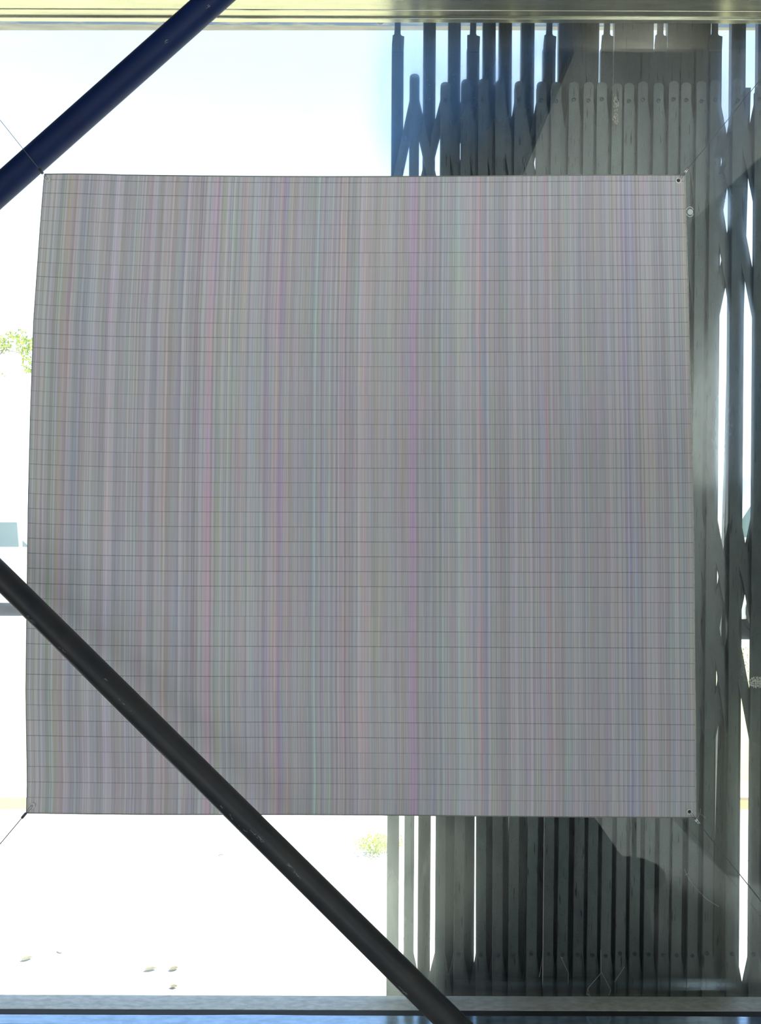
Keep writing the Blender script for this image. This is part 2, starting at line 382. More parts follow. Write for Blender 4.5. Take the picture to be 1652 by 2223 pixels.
ground('soil_strip', 3.98, 4.12, -.005, mat('dry_orange_soil', (.46, .29, .12), .95, noise=.15, scale=(20, 20, 20)))
ground('kerb', 4.12, 4.36, .01, mat('kerb_concrete', (.5, .5, .48), .9))
ground('lawn', 4.36, 8.9, -.01, mat('dry_pale_lawn', (.36, .37, .21), .95, noise=.15, scale=(3, 9, 5)))
ground('road', 8.9, 160, -.02, mat('bleached_asphalt', (.24, .24, .24), .9, noise=.15, scale=(1, 1, 1)), -120, 120)

# ------------------------------------------------------------------ setting: room shell
X0, X1, YB, ZC = -2.3, 2.6, -3.0, 3.05
WX0, WX1 = -1.12, 1.10                 # window opening
ZH, ZS = 2.509, .703                   # head underside, sill top
WF, WB = 1.262, 1.62                   # wall faces, inside and outside
def st(name, lo, hi, m): return tag(boxobj(name, lo, hi, m), kind='structure')
st('floor', (X0, YB, -.12), (X1, WF, 0), M_floor)
st('ceiling', (X0 - .2, YB - .2, ZC), (X1 + .2, WB, ZC + .35), M_dark)
st('wall_left', (X0 - .2, YB, 0), (X0, WF, ZC), M_dark)
st('wall_right', (X1, YB, 0), (X1 + .2, WF, ZC), M_dark)
st('wall_back', (X0, YB - .2, 0), (X1, YB, ZC), M_dark)
bm = bmesh.new()
box(bm, (X0 - .2, WF, -.1), (WX0, WB, ZC)); box(bm, (WX1, WF, -.1), (X1 + .2, WB, ZC))
box(bm, (WX0, WF, 2.68), (WX1, WB, ZC)); box(bm, (WX0, WF, -.1), (WX1, 1.385, .66))
tag(obj('wall_front', bm, M_ext), kind='structure')
st('wall_partition', (1.52, -3.0, 0), (1.64, -.55, ZC - .02), M_wall)
st('ceiling_soffit', (.60, -3.0, ZC - .03), (1.52, 1.25, ZC), M_wall)
st('trim_lintel', (WX0, 1.565, 2.655), (WX1, WB, 2.68), M_lintel)

win = empty('window_1', (0, GD, ZS)); tag(win, kind='structure')
def wp(name, lo, hi, m, bev=.0008): return boxobj(name, lo, hi, m, win, bev)
wp('head_frame', (WX0, WF, ZH), (WX1, 1.3385, 2.68), M_frame)
wp('head_frame', (WX0, 1.3395, ZH - .0005), (WX1, 1.3505, 2.68), M_frame)
wp('head_frame', (WX0, 1.3615, ZH - .001), (WX1, 1.3725, 2.68), M_frame)
wp('head_frame', (WX0, 1.27, ZH + .0022), (WX1, 1.372, 2.68), M_frame)
wp('side_frame', (WX0, WF, .70), (WX0 + .05, 1.3725, ZH), M_frame)
wp('side_frame', (WX1 - .05, WF, .70), (WX1, 1.3725, ZH), M_frame)
wp('bottom_rail', (WX0, 1.3316, .66), (WX1, 1.372, ZS), M_rail, .001)
# black rubber strip that bulges a little along its length
bm = bmesh.new(); rows = []
N = 120
for i in range(N + 1):
    x = WX0 + (WX1 - WX0) * i / N; px = x / 1.326 * F + 826
    b = .0016 * math.exp(-((px - 560) / 90) ** 2) + .0014 * math.exp(-((px - 1450) / 160) ** 2) * .6
    rows.append([bm.verts.new(q) for q in ((x, 1.3320, ZS - .0004), (x, 1.3300 - b * 2, ZS - .0006), (x, 1.3200 + b, ZS - .0012), (x, 1.3195 + b, ZS - .004))])
for i in range(N):
    for k in range(4): bm.faces.new((rows[i][k], rows[i][(k+1) % 4], rows[i+1][(k+1) % 4], rows[i+1][k]))
under(obj('rubber_gasket', bm, M_gasket, smooth=False), win)
wp('inner_ledge', (WX0, 1.295, .66), (WX1, 1.3312, ZS - .0016), M_ledge, .0005)
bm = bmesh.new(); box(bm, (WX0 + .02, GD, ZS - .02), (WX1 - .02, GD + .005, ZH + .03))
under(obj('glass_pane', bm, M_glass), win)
win.rotation_euler = (0, .0033, 0)

# ------------------------------------------------------------------ striped cloth
UL, UR, LR, LL = (97, 378), (1487, 380), (1510, 1775), (57, 1765)
def interp(tab, t):
    for (a, va), (b, vb) in zip(tab, tab[1:]):
        if t <= b: return va + (vb - va) * (t - a) / (b - a)
    return tab[-1][1]
Ledge = [(378, 97), (394, 95), (500, 87), (700, 73), (900, 66), (1100, 61), (1300, 58.5), (1500, 56), (1700, 59), (1765, 57)]
Redge = [(380, 1487), (500, 1490), (640, 1494), (870, 1499.5), (1000, 1503), (1200, 1506.5), (1400, 1508), (1600, 1510), (1775, 1510.5)]
TD = 1.20
def top_y(u): return 378 + 4.5 * math.sin(math.pi * min(1, u * 1.15)) ** 1.2 + 2 * u - (1.2 if u < .12 else 0) * math.sin(u / .12 * math.pi)
def bot_y(u): return 1765 + 10 * u + 1.6 * math.sin(u * 9) * (1 - u)
def cloth_px(u, v):
    yl = 378 + (1765 - 378) * v; yr = 380 + (1775 - 380) * v
    x = interp(Ledge, yl) * (1 - u) + interp(Redge, yr) * u
    y = top_y(u) * (1 - v) + bot_y(u) * v
    # rows droop towards the middle in the upper half
    y += -9 * math.exp(-u / .05) * (math.sin(math.pi * v) ** .5) * (1 - v) * 1.0 + -5 * math.exp(-(1 - u) / .08) * math.sin(math.pi * v) * (1 - 1.6 * v)
    return x, y
def cloth_d(u, v):
    e_ = math.exp(-u / .03) * math.sin(math.pi * v)
    return TD + .004 * math.sin(u * 5 + 1) * math.sin(v * 3) + .0015 * math.sin(u * 23) * (1 - v) + .006 * e_
def row_of(y):   # y = 394 + 30.3k + .04k^2
    return (-30.3 + math.sqrt(30.3 ** 2 + 4 * .04 * (y - 394))) / (.08) if True else 0
cl = empty('striped_cloth', P(100, 388, TD))
NU, NV = 180, 180
bm = bmesh.new(); uvl = bm.loops.layers.uv.new('UVMap')
g = [[None] * (NU + 1) for _ in range(NV + 1)]
for j in range(NV + 1):
    for i in range(NU + 1):
        u, v = i / NU, j / NV; x, y = cloth_px(u, v)
        g[j][i] = (bm.verts.new(P(x, y, cloth_d(u, v))), u, row_of(378 + 1391 * v + 2.5))
for j in range(NV):
    for i in range(NU):
        q = [g[j][i], g[j+1][i], g[j+1][i+1], g[j][i+1]]
        f = bm.faces.new([a[0] for a in q]); f.smooth = True
        for lp, a in zip(f.loops, q): lp[uvl].uv = (a[1], a[2])
me_cloth = obj('cloth_panel', bm, M_cloth, smooth=True); under(me_cloth, cl)
tag(cl, 'large cloth with fine vertical coloured stripes hung by its corners before the window', 'cloth')
# hems
M_hem = mat('folded_hem', (.30, .31, .27), .9, noise=.2, scale=(200, 200, 200))
M_selv = mat('pale_edge_cord', (.75, .76, .62), .8, noise=.3, scale=(300, 300, 200))
def hem(name, f, m, r, label=None):
    bm = bmesh.new(); pts = []
    for k in range(91):
        u, v = f(k / 90); x, y = cloth_px(u, v); pts.append(P(x, y, cloth_d(u, v) - .0004))
    tube(bm, pts, r, 6); o = obj(name, bm, m, smooth=True); under(o, cl)
    if label: o['label'] = label
hem('edge_cord', lambda t: (1, t), M_selv, .0006, 'pale frayed cord down the right edge')
hem('hem', lambda t: (t, 0), M_hem, .0008)
hem('hem', lambda t: (t, 1), M_hem, .0008)
hem('hem', lambda t: (0, t), M_hem, .0006)
GROM = [(102.5, 389), (1472.5, 392), (70.5, 1748.5), (1496.5, 1762)]
for (x, y) in GROM:
    bm = bmesh.new(); c = P(x, y, TD - .0015); r = 5.2 / F * TD; n = 24
    tube(bm, [c + Vector((r*math.cos(a), 0, r*math.sin(a))) for a in [2*math.pi*k/n for k in range(n)]], .0012, 8, closed=True)
    under(obj('grommet', bm, M_brass, smooth=True), cl)
    bm = bmesh.new()
    bmesh.ops.create_circle(bm, cap_ends=True, radius=r*.75, segments=20, matrix=Matrix.Translation(c + Vector((0, .0002, 0))) @ Matrix.Rotation(math.pi/2, 4, 'X'))
    ret = bmesh.ops.extrude_face_region(bm, geom=bm.faces[:]); 
    for v in [q for q in ret['geom'] if isinstance(q, bmesh.types.BMVert)]: v.co.y += .0004
    # disc painted like the backdrop: bright at the left corners, dark right
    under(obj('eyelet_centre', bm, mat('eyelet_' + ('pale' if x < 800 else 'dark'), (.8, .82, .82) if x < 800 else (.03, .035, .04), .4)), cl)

# ------------------------------------------------------------------ tie wires
WG = 'thin steel wires tying the cloth corners'
def wire(i, start, end, dend, label, ferr, r=.0005):
    s = P(*start, TD - .003); e_ = P(*end, dend); w_ = empty('tie_wire', e_)
    far = e_ + (e_ - s).normalized() * 0
    bm = bmesh.new(); mid = (s + e_) / 2 + Vector((0, 0, -.001)); tube(bm, [s + (e_ - s).normalized() * (P(*ferr, TD - .003) - s).length, mid, e_], r, 6); under(obj('cable', bm, M_wire, smooth=True), w_)
    bm = bmesh.new(); dirv = (e_ - s).normalized(); perp = Vector((dirv.z, 0, -dirv.x)).normalized()
    lp = []
    L_ = (P(*ferr, TD - .003) - s).length
    for k in range(21):
        a = math.pi * 2 * k / 20; lp.append(s + dirv * (L_ * (.5 - .5 * math.cos(a))) + perp * (.0016 * math.sin(a)))
    tube(bm, lp[:-1], .0003, 6, closed=True); under(obj('wire_loop', bm, M_wire, smooth=True), w_)
    bm = bmesh.new(); f0 = s + dirv * L_; off = perp * .0011
    for sg in (-1, 1): tube(bm, [f0 + off * sg, f0 + off * sg + dirv * .0105], .0012, 10)
    under(obj('ferrule', bm, M_alu if i in (1, 3) else M_wire, smooth=True), w_)
    bm = bmesh.new(); n = 16; c = e_ + dirv * .008
    tube(bm, [c + dirv * (.008*math.cos(a)) + perp * (.008*math.sin(a)) for a in [2*math.pi*k/n for k in range(n)]], .0016, 8, closed=True)
    tube(bm, [c + dirv * .008, c + dirv * .03 + Vector((0, .05, 0))], .002, 8)
    under(obj('eye_bolt', bm, M_wire, smooth=True), w_)
    tag(w_, label, 'wire', WG)
def ext(a, b, k): return (a[0] + (b[0] - a[0]) * k, a[1] + (b[1] - a[1]) * k)
wire(0, GROM[0], ext(GROM[0], (0, 260), 4.6), 1.22, 'thin wire from the upper left corner of the cloth, passing over the upper brace', (93, 376))
wire(1, GROM[1], ext(GROM[1], (1652, 170), 2.2), 1.22, 'thin wire from the upper right corner of the cloth, with a double silver ferrule', (1487, 375))
wire(2, GROM[2], ext(GROM[2], (0, 1832), 6.0), 1.22, 'thin wire from the lower left corner of the cloth, against the white pavement', (56, 1766), .0008)
wire(3, GROM[3], ext(GROM[3], (1652, 1955), 2.4), 1.22, 'dark wire from the lower right corner of the cloth, crossing the dirty gate bars', (1511, 1778), .0008)

# ------------------------------------------------------------------ steel braces
def brace(name, a, b, r, m, label, chips, t0=-.9, t1=2):
    A, B = P(*a), P(*b); D = B - A; s, e_ = A + D * t0, A + D * t1
    root = empty(name, e_); bm = bmesh.new(); n = 24
    pts = [s + (e_ - s) * k / n for k in range(n + 1)]
    tube(bm, pts, r, 40); under(obj('tube', bm, m, smooth=True), root)
    rnd = random.Random(name + label)
    perp = D.cross(Vector((0, 1, 0))).normalized(); front = D.cross(perp).normalized()
    if front.y > 0: front = -front
    bm = bmesh.new()
    for (px, py, ln, jit) in chips:      # scratches follow the tube's surface
        k = ((px - a[0]) * (b[0] - a[0]) + (py - a[1]) * (b[1] - a[1])) / ((b[0]-a[0])**2 + (b[1]-a[1])**2)
        off = (((px - a[0]) * -(b[1] - a[1]) + (py - a[1]) * (b[0] - a[0])) / math.hypot(b[0]-a[0], b[1]-a[1])) / F * (A + D * k).y
        for q in range(jit):
            kk = k + rnd.uniform(-ln, ln) / D.length; o_ = off + rnd.uniform(-.0015, .0015)
            ang = math.asin(max(-.95, min(.95, o_ / r))); dn = -perp if perp.z > 0 else perp
            c = A + D * kk + dn * (r * math.sin(ang)) + front * (r * math.cos(ang) + .0001)
            dd = (D.normalized() + dn * rnd.uniform(-.4, .4)).normalized() * rnd.uniform(.0008, .003)
            tube(bm, [c - dd, c + dd], [.0003, .0002], 4)
    if chips: tag(under(obj('paint_scratches', bm, M_chip), root), kind='stuff')
    for end, dr in ((s, -1), (e_, 1)):
        bm = bmesh.new(); tube(bm, [end, end + D.normalized() * dr * .012], r * 1.3, 24); under(obj('end_plate', bm, m), root)
    tag(root, label, 'brace'); return root
brace('steel_brace', (0, 412, 1.232), (463, 0, 1.232), .0213, M_brace_a,
      'navy painted round steel brace slanting up to the right across the upper left corner', [(366, 106, .004, 5), (455, 30, .003, 4)], -1.35, 2.85)
brace('steel_brace', (0, 1249, 1.115), (984, 2223, .985), .0176, M_brace_b,
      'charcoal round steel brace running down to the right in front of the cloth and pavement',
      [(90, 1353, .008, 8), (165, 1425, .006, 4), (262, 1492, .004, 3), (595, 1835, .012, 14), (672, 1908, .012, 10), (888, 2148, .006, 9), (540, 1795, .03, 7), (300, 1545, .02, 5)], -.75, 2.55)

# ------------------------------------------------------------------ folding gate outside
track = empty('gate_track', (0, 1.53, 2.627))
bm = bmesh.new(); box(bm, (WX0, 1.486, 2.640), (WX1, 1.562, 2.655)); box(bm, (WX0, 1.486, 2.627), (WX1, 1.500, 2.640)); box(bm, (WX0, 1.535, 2.627), (WX1, 1.562, 2.640))
under(obj('track_channel', bm, M_track), track)
for x in (-.9, -.45, 0, .45, .9):
    bm = bmesh.new(); tube(bm, [Vector((x, 1.548, 2.6275)), Vector((x, 1.548, 2.624))], .006, 10); under(obj('screw_head', bm, M_wire), track)
track.rotation_euler = (0, .005, 0)
tag(track, 'blue grey steel track along the top of the window carrying the folding gate', 'gate track')

gate = empty('folding_gate', P(1150, 2200, 1.5))
tag(gate, 'scuffed steel folding lattice gate bunched up outside the right half of the window', 'gate')
SP = [(900,160,887),(967,178,955),(1012,172,996),(1049,171,1044),(1086,174,1080),(1128,176,1114),(1176,177,1154),(1208,178,1190),(1246,178,1221),
      (1278,178,1255),(1307,178,1285),(1340,181,1315),(1366,180,1347),(1396,177,1377),(1430,180,1408),(1463,176,1440),(1490,179,1468),(1523,176,1503),
      (1553,174,1536),(1602,170,1588),(1650,186,1636),(1702,180,1686),(1756,180,1738)]
LEAN = sorted([(863, 852), (932, 920), (986, 974)] + [(a, c) for a, b, c in SP if a not in (967,)])
def bot(x):
    if x <= LEAN[0][0]: return x + LEAN[0][1] - LEAN[0][0]
    return interp(LEAN, x)
def at_y(xt, xb, y): return xt + (xb - xt) * (y - 190) / (2072 - 190)
def bar_outline(x0, y0, x1, y1, w_, round0=True, round1=True):
    d = Vector((x1 - x0, y1 - y0)).normalized(); n = Vector((-d.y, d.x)); pts = []
    def arc(c, s, rd):
        if not rd: return [c + n * w_/2 * s, c - n * w_/2 * s]
        return [c + n * (w_/2 * math.cos(a)) * s - d * s * (w_/2.6 * math.sin(a)) for a in [math.pi * k / 8 for k in range(9)]]
    A = arc(Vector((x0, y0)), 1, round0); B = arc(Vector((x1, y1)), -1, round1)
    return [tuple(p) for p in A + B]
TP = [(863,26,1),(932,27,0),(986,27,0),(1027,27,1),(1062,28,0),(1097,28,0),(1145,29,0),(1192,27,1),(1227,30,0),(1257,29,0),(1286,27,0),(1317,26,1),(1348,31,0),
      (1378,31,0),(1404,28,0),(1433,26,1),(1463,30,0),(1493,34,0),(1524,36,0),(1552,29,1),(1603,31,0),(1660,30,0),(1712,30,0)]
DT, DS, DA, DB = 1.508, 1.470, 1.480, 1.488
YB_ = 2700
def channel(bm, x0, y0, x1, y1, w_, d, t=.002, fl=.012):
    plate(bm, bar_outline(x0, y0, x1, y1, w_, False, False), d, t)
    tw = t / d * F
    for s in (-1, 1):
        o = s * (w_/2 - tw/2)
        plate(bm, bar_outline(x0 + o, y0, x1 + o, y1, tw, False, False), d + t, fl)
for (x, w_, h) in TP:
    b = bot(x); bm = bmesh.new()
    y0 = 34 if not h else 104
    channel(bm, at_y(x, b, y0), y0, at_y(x, b, YB_), YB_, w_, DT)
    up = obj('upright', bm, M_steel_shaded); under(up, gate)
    if h:      # hanger: stem, crooked strap and roller running in the track
        bm = bmesh.new(); rr = random.Random(x)
        xc = at_y(x, b, 75)
        plate(bm, [(xc - 6.5, 30), (xc + 6.5, 30), (xc + 6, 74), (xc + 8, 77), (xc + w_/2 + 1, 79), (xc + w_/2, 104), (xc + w_/2 - 1, 112), (xc - w_/2 + 1, 112),
                   (xc - w_/2, 98), (xc - w_/2 + rr.uniform(0, 3), 76), (xc - 8, 75), (xc - 7, 62)], DT - .003, .003)
        hg = obj('hanger', bm, M_steel_shaded); under(hg, gate)
        bm = bmesh.new(); c = P(xc, 30, DT + .012) ; c.z = 2.6325
        tube(bm, [c - Vector((0, .006, 0)), c + Vector((0, .006, 0))], .007, 16)
        rl = obj('roller', bm, M_wire, smooth=False); under(rl, gate)
# one extra upright leaning across the right-hand gap lower down
bm = bmesh.new(); channel(bm, 1616, 190, 1616 - 58 * (YB_ - 190) / 1882, YB_, 28, DT + .016); under(obj('upright', bm, M_steel), gate)
def rivet(x, y):
    bm = bmesh.new(); c = P(x, y, DS - .0015); r = 3.6 / F * DS
    tube(bm, [c + Vector((r*math.cos(a), 0, r*math.sin(a))) for a in [2*math.pi*k/16 for k in range(16)]], .0011, 6, closed=True)
    tube(bm, [c + Vector((0, .0012, 0)), c + Vector((0, .003, 0))], r * .8, 14)
    under(obj('rivet', bm, M_wire, smooth=False), gate)
for i, (x, yt, xb) in enumerate(SP):
    bm = bmesh.new(); f = bar_outline(at_y(x, xb, yt + 8), yt + 8, at_y(x, xb, YB_), YB_, 21.5, True, False)
    plate(bm, f, DS, .002)
    tw = 1.6
    for s in (-1, 1):
        o = s * (21.5/2 - tw/2)
        plate(bm, bar_outline(at_y(x, xb, yt + 14) + o, yt + 14, at_y(x, xb, YB_) + o, YB_, tw, False, False), DS + .002, .006)
    under(obj('picket', bm, M_steel), gate)
    if x < 1700:
        rivet(at_y(x, xb, 215), 217 + (i * 7) % 5 - 2)
        if xb >= 990: rivet(at_y(x, xb, 2072) + (i * 5) % 3 - 1, 2070 + (i * 7) % 6)
SX = [(800, 790), (845, 833)] + [(a, c) for a, b, c in SP]
def sx(i, y): a, c = SX[i]; return at_y(a, c, y)
for (ya, yb, first) in ((214, 702, 2), (1112, 1618, 17), (2066, 2560, 2)):
    for i in range(first, len(SX)):
        if i + 2 < len(SX):
            bm = bmesh.new(); plate(bm, bar_outline(sx(i, ya), ya, sx(i+2, yb), yb, 20), DA, .0025); under(obj('lattice_bar', bm, M_steel), gate)
        if i - 2 >= 0 and SP[i-2][0] < 1700:
            bm = bmesh.new(); plate(bm, bar_outline(sx(i, ya), ya, sx(i-2, yb), yb, 20), DB, .0025); under(obj('lattice_bar', bm, M_steel), gate)

# ------------------------------------------------------------------ outside objects
def leaves(bm, c, rad, n, size, rnd, flat=1):
    for _ in range(n):
        while True:
            v = Vector((rnd.uniform(-1, 1), rnd.uniform(-1, 1), rnd.uniform(-1, 1)))
            if v.length < 1: break
        p = c + Vector((v.x*rad[0], v.y*rad[1], v.z*rad[2]))
        a = Vector((rnd.gauss(0, 1), rnd.gauss(0, 1), rnd.gauss(0, 1))).normalized()
        b = a.orthogonal().normalized(); s = size * rnd.uniform(.6, 1.2)
        q = [p - a*s, p + b*s*.38 - a*s*.1, p + a*s, p - b*s*.38 + a*s*.1]
        bm.faces.new([bm.verts.new(x) for x in q])
rnd = random.Random(3)
DTREE = 18
tr = empty('tree', (P(-70, 1111, DTREE).x, DTREE, -.02))
base = Vector((tr.location.x, DTREE, -.02))
bm = bmesh.new()
crown = P(-45, 800, DTREE)
tube(bm, [base, base + Vector((.05, 0, 2)), crown - Vector((0, 0, 1)), crown], [.14, .11, .08, .05], 10)
for (px, py) in ((8, 765), (35, 742), (62, 770), (-60, 740), (-110, 780)):
    e_ = P(px, py, DTREE); tube(bm, [crown - Vector((0, 0, .3)), (crown + e_) / 2 + Vector((0, 0, .3)), e_], [.03, .015, .006], 6)
under(obj('trunk', bm, mat('pale_bark', (.35, .33, .28), .9)), tr)
bm = bmesh.new()
for (px, py, rx, rz, n) in ((2, 745, 14, 22, 70), (14, 750, 10, 14, 40), (27, 728, 8, 8, 26), (44, 717, 6, 5, 10), (40, 735, 22, 8, 60), (55, 748, 16, 16, 80), (66, 758, 9, 18, 50), (46, 762, 7, 9, 22),
                            (62, 782, 9, 10, 36), (58, 802, 8, 11, 34), (3, 812, 4, 6, 4), (-30, 730, 25, 18, 120), (-75, 760, 30, 25, 150), (-110, 800, 22, 28, 110), (84, 745, 12, 14, 40)):
    leaves(bm, P(px, py, DTREE), (rx/F*DTREE, .35, rz/F*DTREE), int(n * 1.8), .045, rnd)
tag(under(obj('foliage', bm, M_leaf), tr), kind='stuff')
tag(tr, 'small tree with yellow green drooping leaves seen left of the cloth', 'tree')

wd = empty('weed_clump', P(812, 1850, 3.48))
bm = bmesh.new()
for (px, py, rx, rz, n) in ((825, 1828, 18, 17, 260), (800, 1832, 18, 11, 120), (782, 1832, 14, 6, 50), (868, 1828, 10, 10, 60), (846, 1835, 14, 14, 90), (806, 1817, 12, 8, 50), (812, 1846, 12, 7, 50)):
    leaves(bm, P(px, py, 3.46), (rx/F*3.46, .07, rz/F*3.46), n, .008, rnd)
tag(under(obj('leaves', bm, M_weed), wd), kind='stuff')
bm = bmesh.new()
for k in range(14):
    b0 = P(790 + k*5, 1848 + (k % 3) * 3, 3.47); b0.z = max(b0.z, 0); tube(bm, [Vector((b0.x, b0.y, 0)), b0 + Vector((0, 0, .05))], .0012, 5)
under(obj('stems', bm, M_weed), wd)
tag(wd, 'low clump of yellow green weeds growing on the white pavement beside the gate', 'weeds')

# dry leaves and twigs lying on the pavement
M_dry = mat('dry_leaf', (.16, .145, .08), .9, noise=.4, scale=(60, 60, 60))
def dry_leaf(px, py, w_, h_, rot, label):
    d = EYE * F / (py - 1111.5); c = P(px, py, d); c.z = .004
    bm = bmesh.new(); L_ = w_ / F * d / 2; Wd = max(.006, h_ / F * d / (EYE / d) / 2 * .55); n = 9; top = []; mid = []; lo_ = []
    for k in range(n):
        t = -1 + 2 * k / (n - 1); wv = Wd * (1 - t * t) ** .7 + .0005
        for lst, s, z in ((top, 1, .006), (mid, 0, 0), (lo_, -1, .005)):
            lst.append(bm.verts.new((t * L_, s * wv, z * (1 - t * t) + .004 * t * t)))
    for A, B in ((top, mid), (mid, lo_)):
        for k in range(n - 1): bm.faces.new((A[k], A[k+1], B[k+1], B[k]))
    o = obj('dry_leaf', bm, M_dry, smooth=True); o.location = c; o.rotation_euler = (0, 0, rot)
    tag(o, label, 'leaf', 'dry leaves on the pavement')
dry_leaf(58, 2085, 24, 12, .5, 'curled dry leaf alone on the pavement near the left edge of the window')
dry_leaf(326, 2108, 27, 10, .25, 'longer pale leaf lying left of its close neighbour low on the pavement')
dry_leaf(377, 2107, 20, 12, .3, 'rounder pale leaf lying right of its close neighbour low on the pavement')
dry_leaf(377, 2146, 17, 5, 0, 'small dark leaf scrap on the pavement just above the window rail')
def twig(pts, label):
    q = []
    for px, py in pts:
        d = EYE * F / (py - 1111.5); v = P(px, py, d); v.z = .003; q.append(v)
    bm = bmesh.new(); tube(bm, q, .0016, 6); tag(obj('twig', bm, mat('twig_bark', (.08, .075, .06), .9)), label, 'twig', 'twigs on the pavement')
twig([(474, 1859), (479, 1856), (484, 1857)], 'short twig on the pavement close to the charcoal brace')
twig([(123, 2067), (128, 2070), (134, 2070)], 'tiny curved twig right of the lone curled leaf')

# parked vehicles
def vehicle(name, loc, prof, wid, panes, wheels, label, wr=.33):
    root = empty(name, loc); x0, y0, z0 = loc
    bm = bmesh.new(); f = [bm.verts.new((x0 + x, y0, z0 + z)) for x, z in prof]; b = [bm.verts.new((x0 + x, y0 + wid, z0 + z)) for x, z in prof]
    n = len(f); bm.faces.new(f); bm.faces.new(b[::-1])
    for i in range(n): bm.faces.new((f[i], f[(i+1) % n], b[(i+1) % n], b[i]))
    bevel(bm, .04, 2); under(obj('body', bm, M_white), root)
    for pn in panes:
        bm = bmesh.new(); f = [bm.verts.new((x0 + x, y0 - .012, z0 + z)) for x, z in pn]; b = [bm.verts.new(v.co + Vector((0, .02, 0))) for v in f]
        n = len(f); bm.faces.new(f); bm.faces.new(b[::-1])
        for i in range(n): bm.faces.new((f[i], f[(i+1) % n], b[(i+1) % n], b[i]))
        under(obj('side_window', bm, M_glassdark), root)
    for wx in wheels:
        for yy in (-.02, wid - .16):
            bm = bmesh.new(); c = Vector((x0 + wx, y0 + yy, z0 + wr)); tube(bm, [c, c + Vector((0, .18, 0))], wr, 28); wl = obj('wheel', bm, M_black); under(wl, root)
            bm = bmesh.new(); tube(bm, [c - Vector((0, .008, 0)), c + Vector((0, .03, 0))], wr * .6, 20); hc = obj('hubcap', bm, M_alu); hc.parent = wl
    tag(root, label, 'car' if name != 'delivery_van' else 'van')
vehicle('parked_car', (-9.2, 11.5, -.02), [(0, .25), (.1, .78), (.9, .98), (1.0, 1.02), (1.75, 1.5), (3.5, 1.52), (4.25, 1.06), (4.4, .9), (4.42, .3), (3.9, .21), (.4, .21)], 1.7,
        [[(1.15, 1.08), (1.8, 1.46), (1.82, 1.08)], [(.98 + .05, 1.08), (1.0 + .1, 1.1), (1.05, 1.07)], [(1.90, 1.08), (1.90, 1.46), (2.55, 1.46), (2.55, 1.08)], [(2.65, 1.08), (2.65, 1.46), (3.55, 1.46), (3.58, 1.08)], [(3.64, 1.08), (3.64, 1.18), (3.70, 1.12), (3.72, 1.08)]],
        [.85, 2.3], 'white car parked across the road, showing left of the cloth above the charcoal brace')
vehicle('delivery_van', (4.1, 9.4, -.02), [(0, .3), (0, 1.1), (.15, 1.25), (.7, 2.1), (1.0, 2.3), (5.0, 2.34), (5.1, 2.2), (5.12, .35), (4.9, .25), (.2, .25)], 1.9,
        [[(.35, 1.3), (.8, 2.0), (1.5, 2.0), (1.5, 1.3)], [(1.65, 1.3), (1.65, 2.0), (2.6, 2.0), (2.6, 1.3)]], [.9, 4.2],
        'white van glimpsed through the bright slits between the gate bars right of the cloth', .36)

# ------------------------------------------------------------------ small things on the glass
def web(lines, label, r=.00022):
    root = empty('cobweb', P(*lines[0][0], GD - .004))
    bm = bmesh.new()
    for ln in lines: tube(bm, [P(x, y, GD - .004) for x, y in ln], r, 4)
    under(obj('threads', bm, mat('cobweb_silk', (.62, .64, .62), .6)), root)
    tag(root, label, 'cobweb', 'cobwebs on the glass')
web([[(1486, 1886), (1490, 1898), (1498, 1912), (1516, 1934), (1534, 1952), (1560, 1968)], [(1488, 1900), (1494, 1896)]], 'curved cobweb thread below the lower right corner of the cloth')
web([[(1304, 2062), (1305, 2110), (1312, 2122), (1322, 2142), (1326, 2150), (1322, 2160)], [(1356, 2098), (1334, 2132)], [(1305, 2112), (1276, 2146), (1274, 2156), (1282, 2164)], [(1276, 2146), (1280, 2160), (1272, 2158)]], 'tangled cobweb strands hanging at the foot of the glass above the dark rail')
web([[(1219, 2080), (1226, 2096), (1234, 2112), (1233, 2135)], [(1217, 2078), (1222, 2080)]], 'short cobweb strand left of the tangled one near the foot of the glass')
web([[(1521, 1755), (1520, 1765), (1514, 1776)], [(1521, 1767), (1532, 1776)]], 'tiny forked cobweb beside the lower right ferrule', .0002)
# scraped pale residue on the glass
def residue(px, py, rx, ry, n, label, seed, c=(.62, .57, .46)):
    rr = random.Random(seed); bm = bmesh.new()
    for _ in range(n):
        a = rr.uniform(0, 6.28); q = math.sqrt(rr.random()); x = px + rx*q*math.cos(a); y = py + ry*q*math.sin(a)
        l = rr.uniform(1, 4) ; tube(bm, [P(x, y, GD - .0008), P(x + rr.uniform(-1.5, 1.5), y + l, GD - .0008)], rr.uniform(.0002, .0006), 4)
    o = obj('paint_residue', bm, mat('old_paint_residue', c, .9)); tag(o, label, 'paint residue', kind='stuff')
residue(1337, 225, 6, 16, 50, 'upper scraped patch of pale residue on the glass above the cloth', 1)
residue(1336, 256, 6, 13, 60, 'lower scraped patch of pale residue on the glass above the cloth', 2)
residue(1645, 1480, 20, 12, 230, 'rough cream residue patch on the glass at the right edge', 5, (.8, .8, .72))
residue(1617, 1440, 10, 40, 70, 'grey scuffed residue trailing down beside the right edge of the glass', 6, (.35, .36, .34))
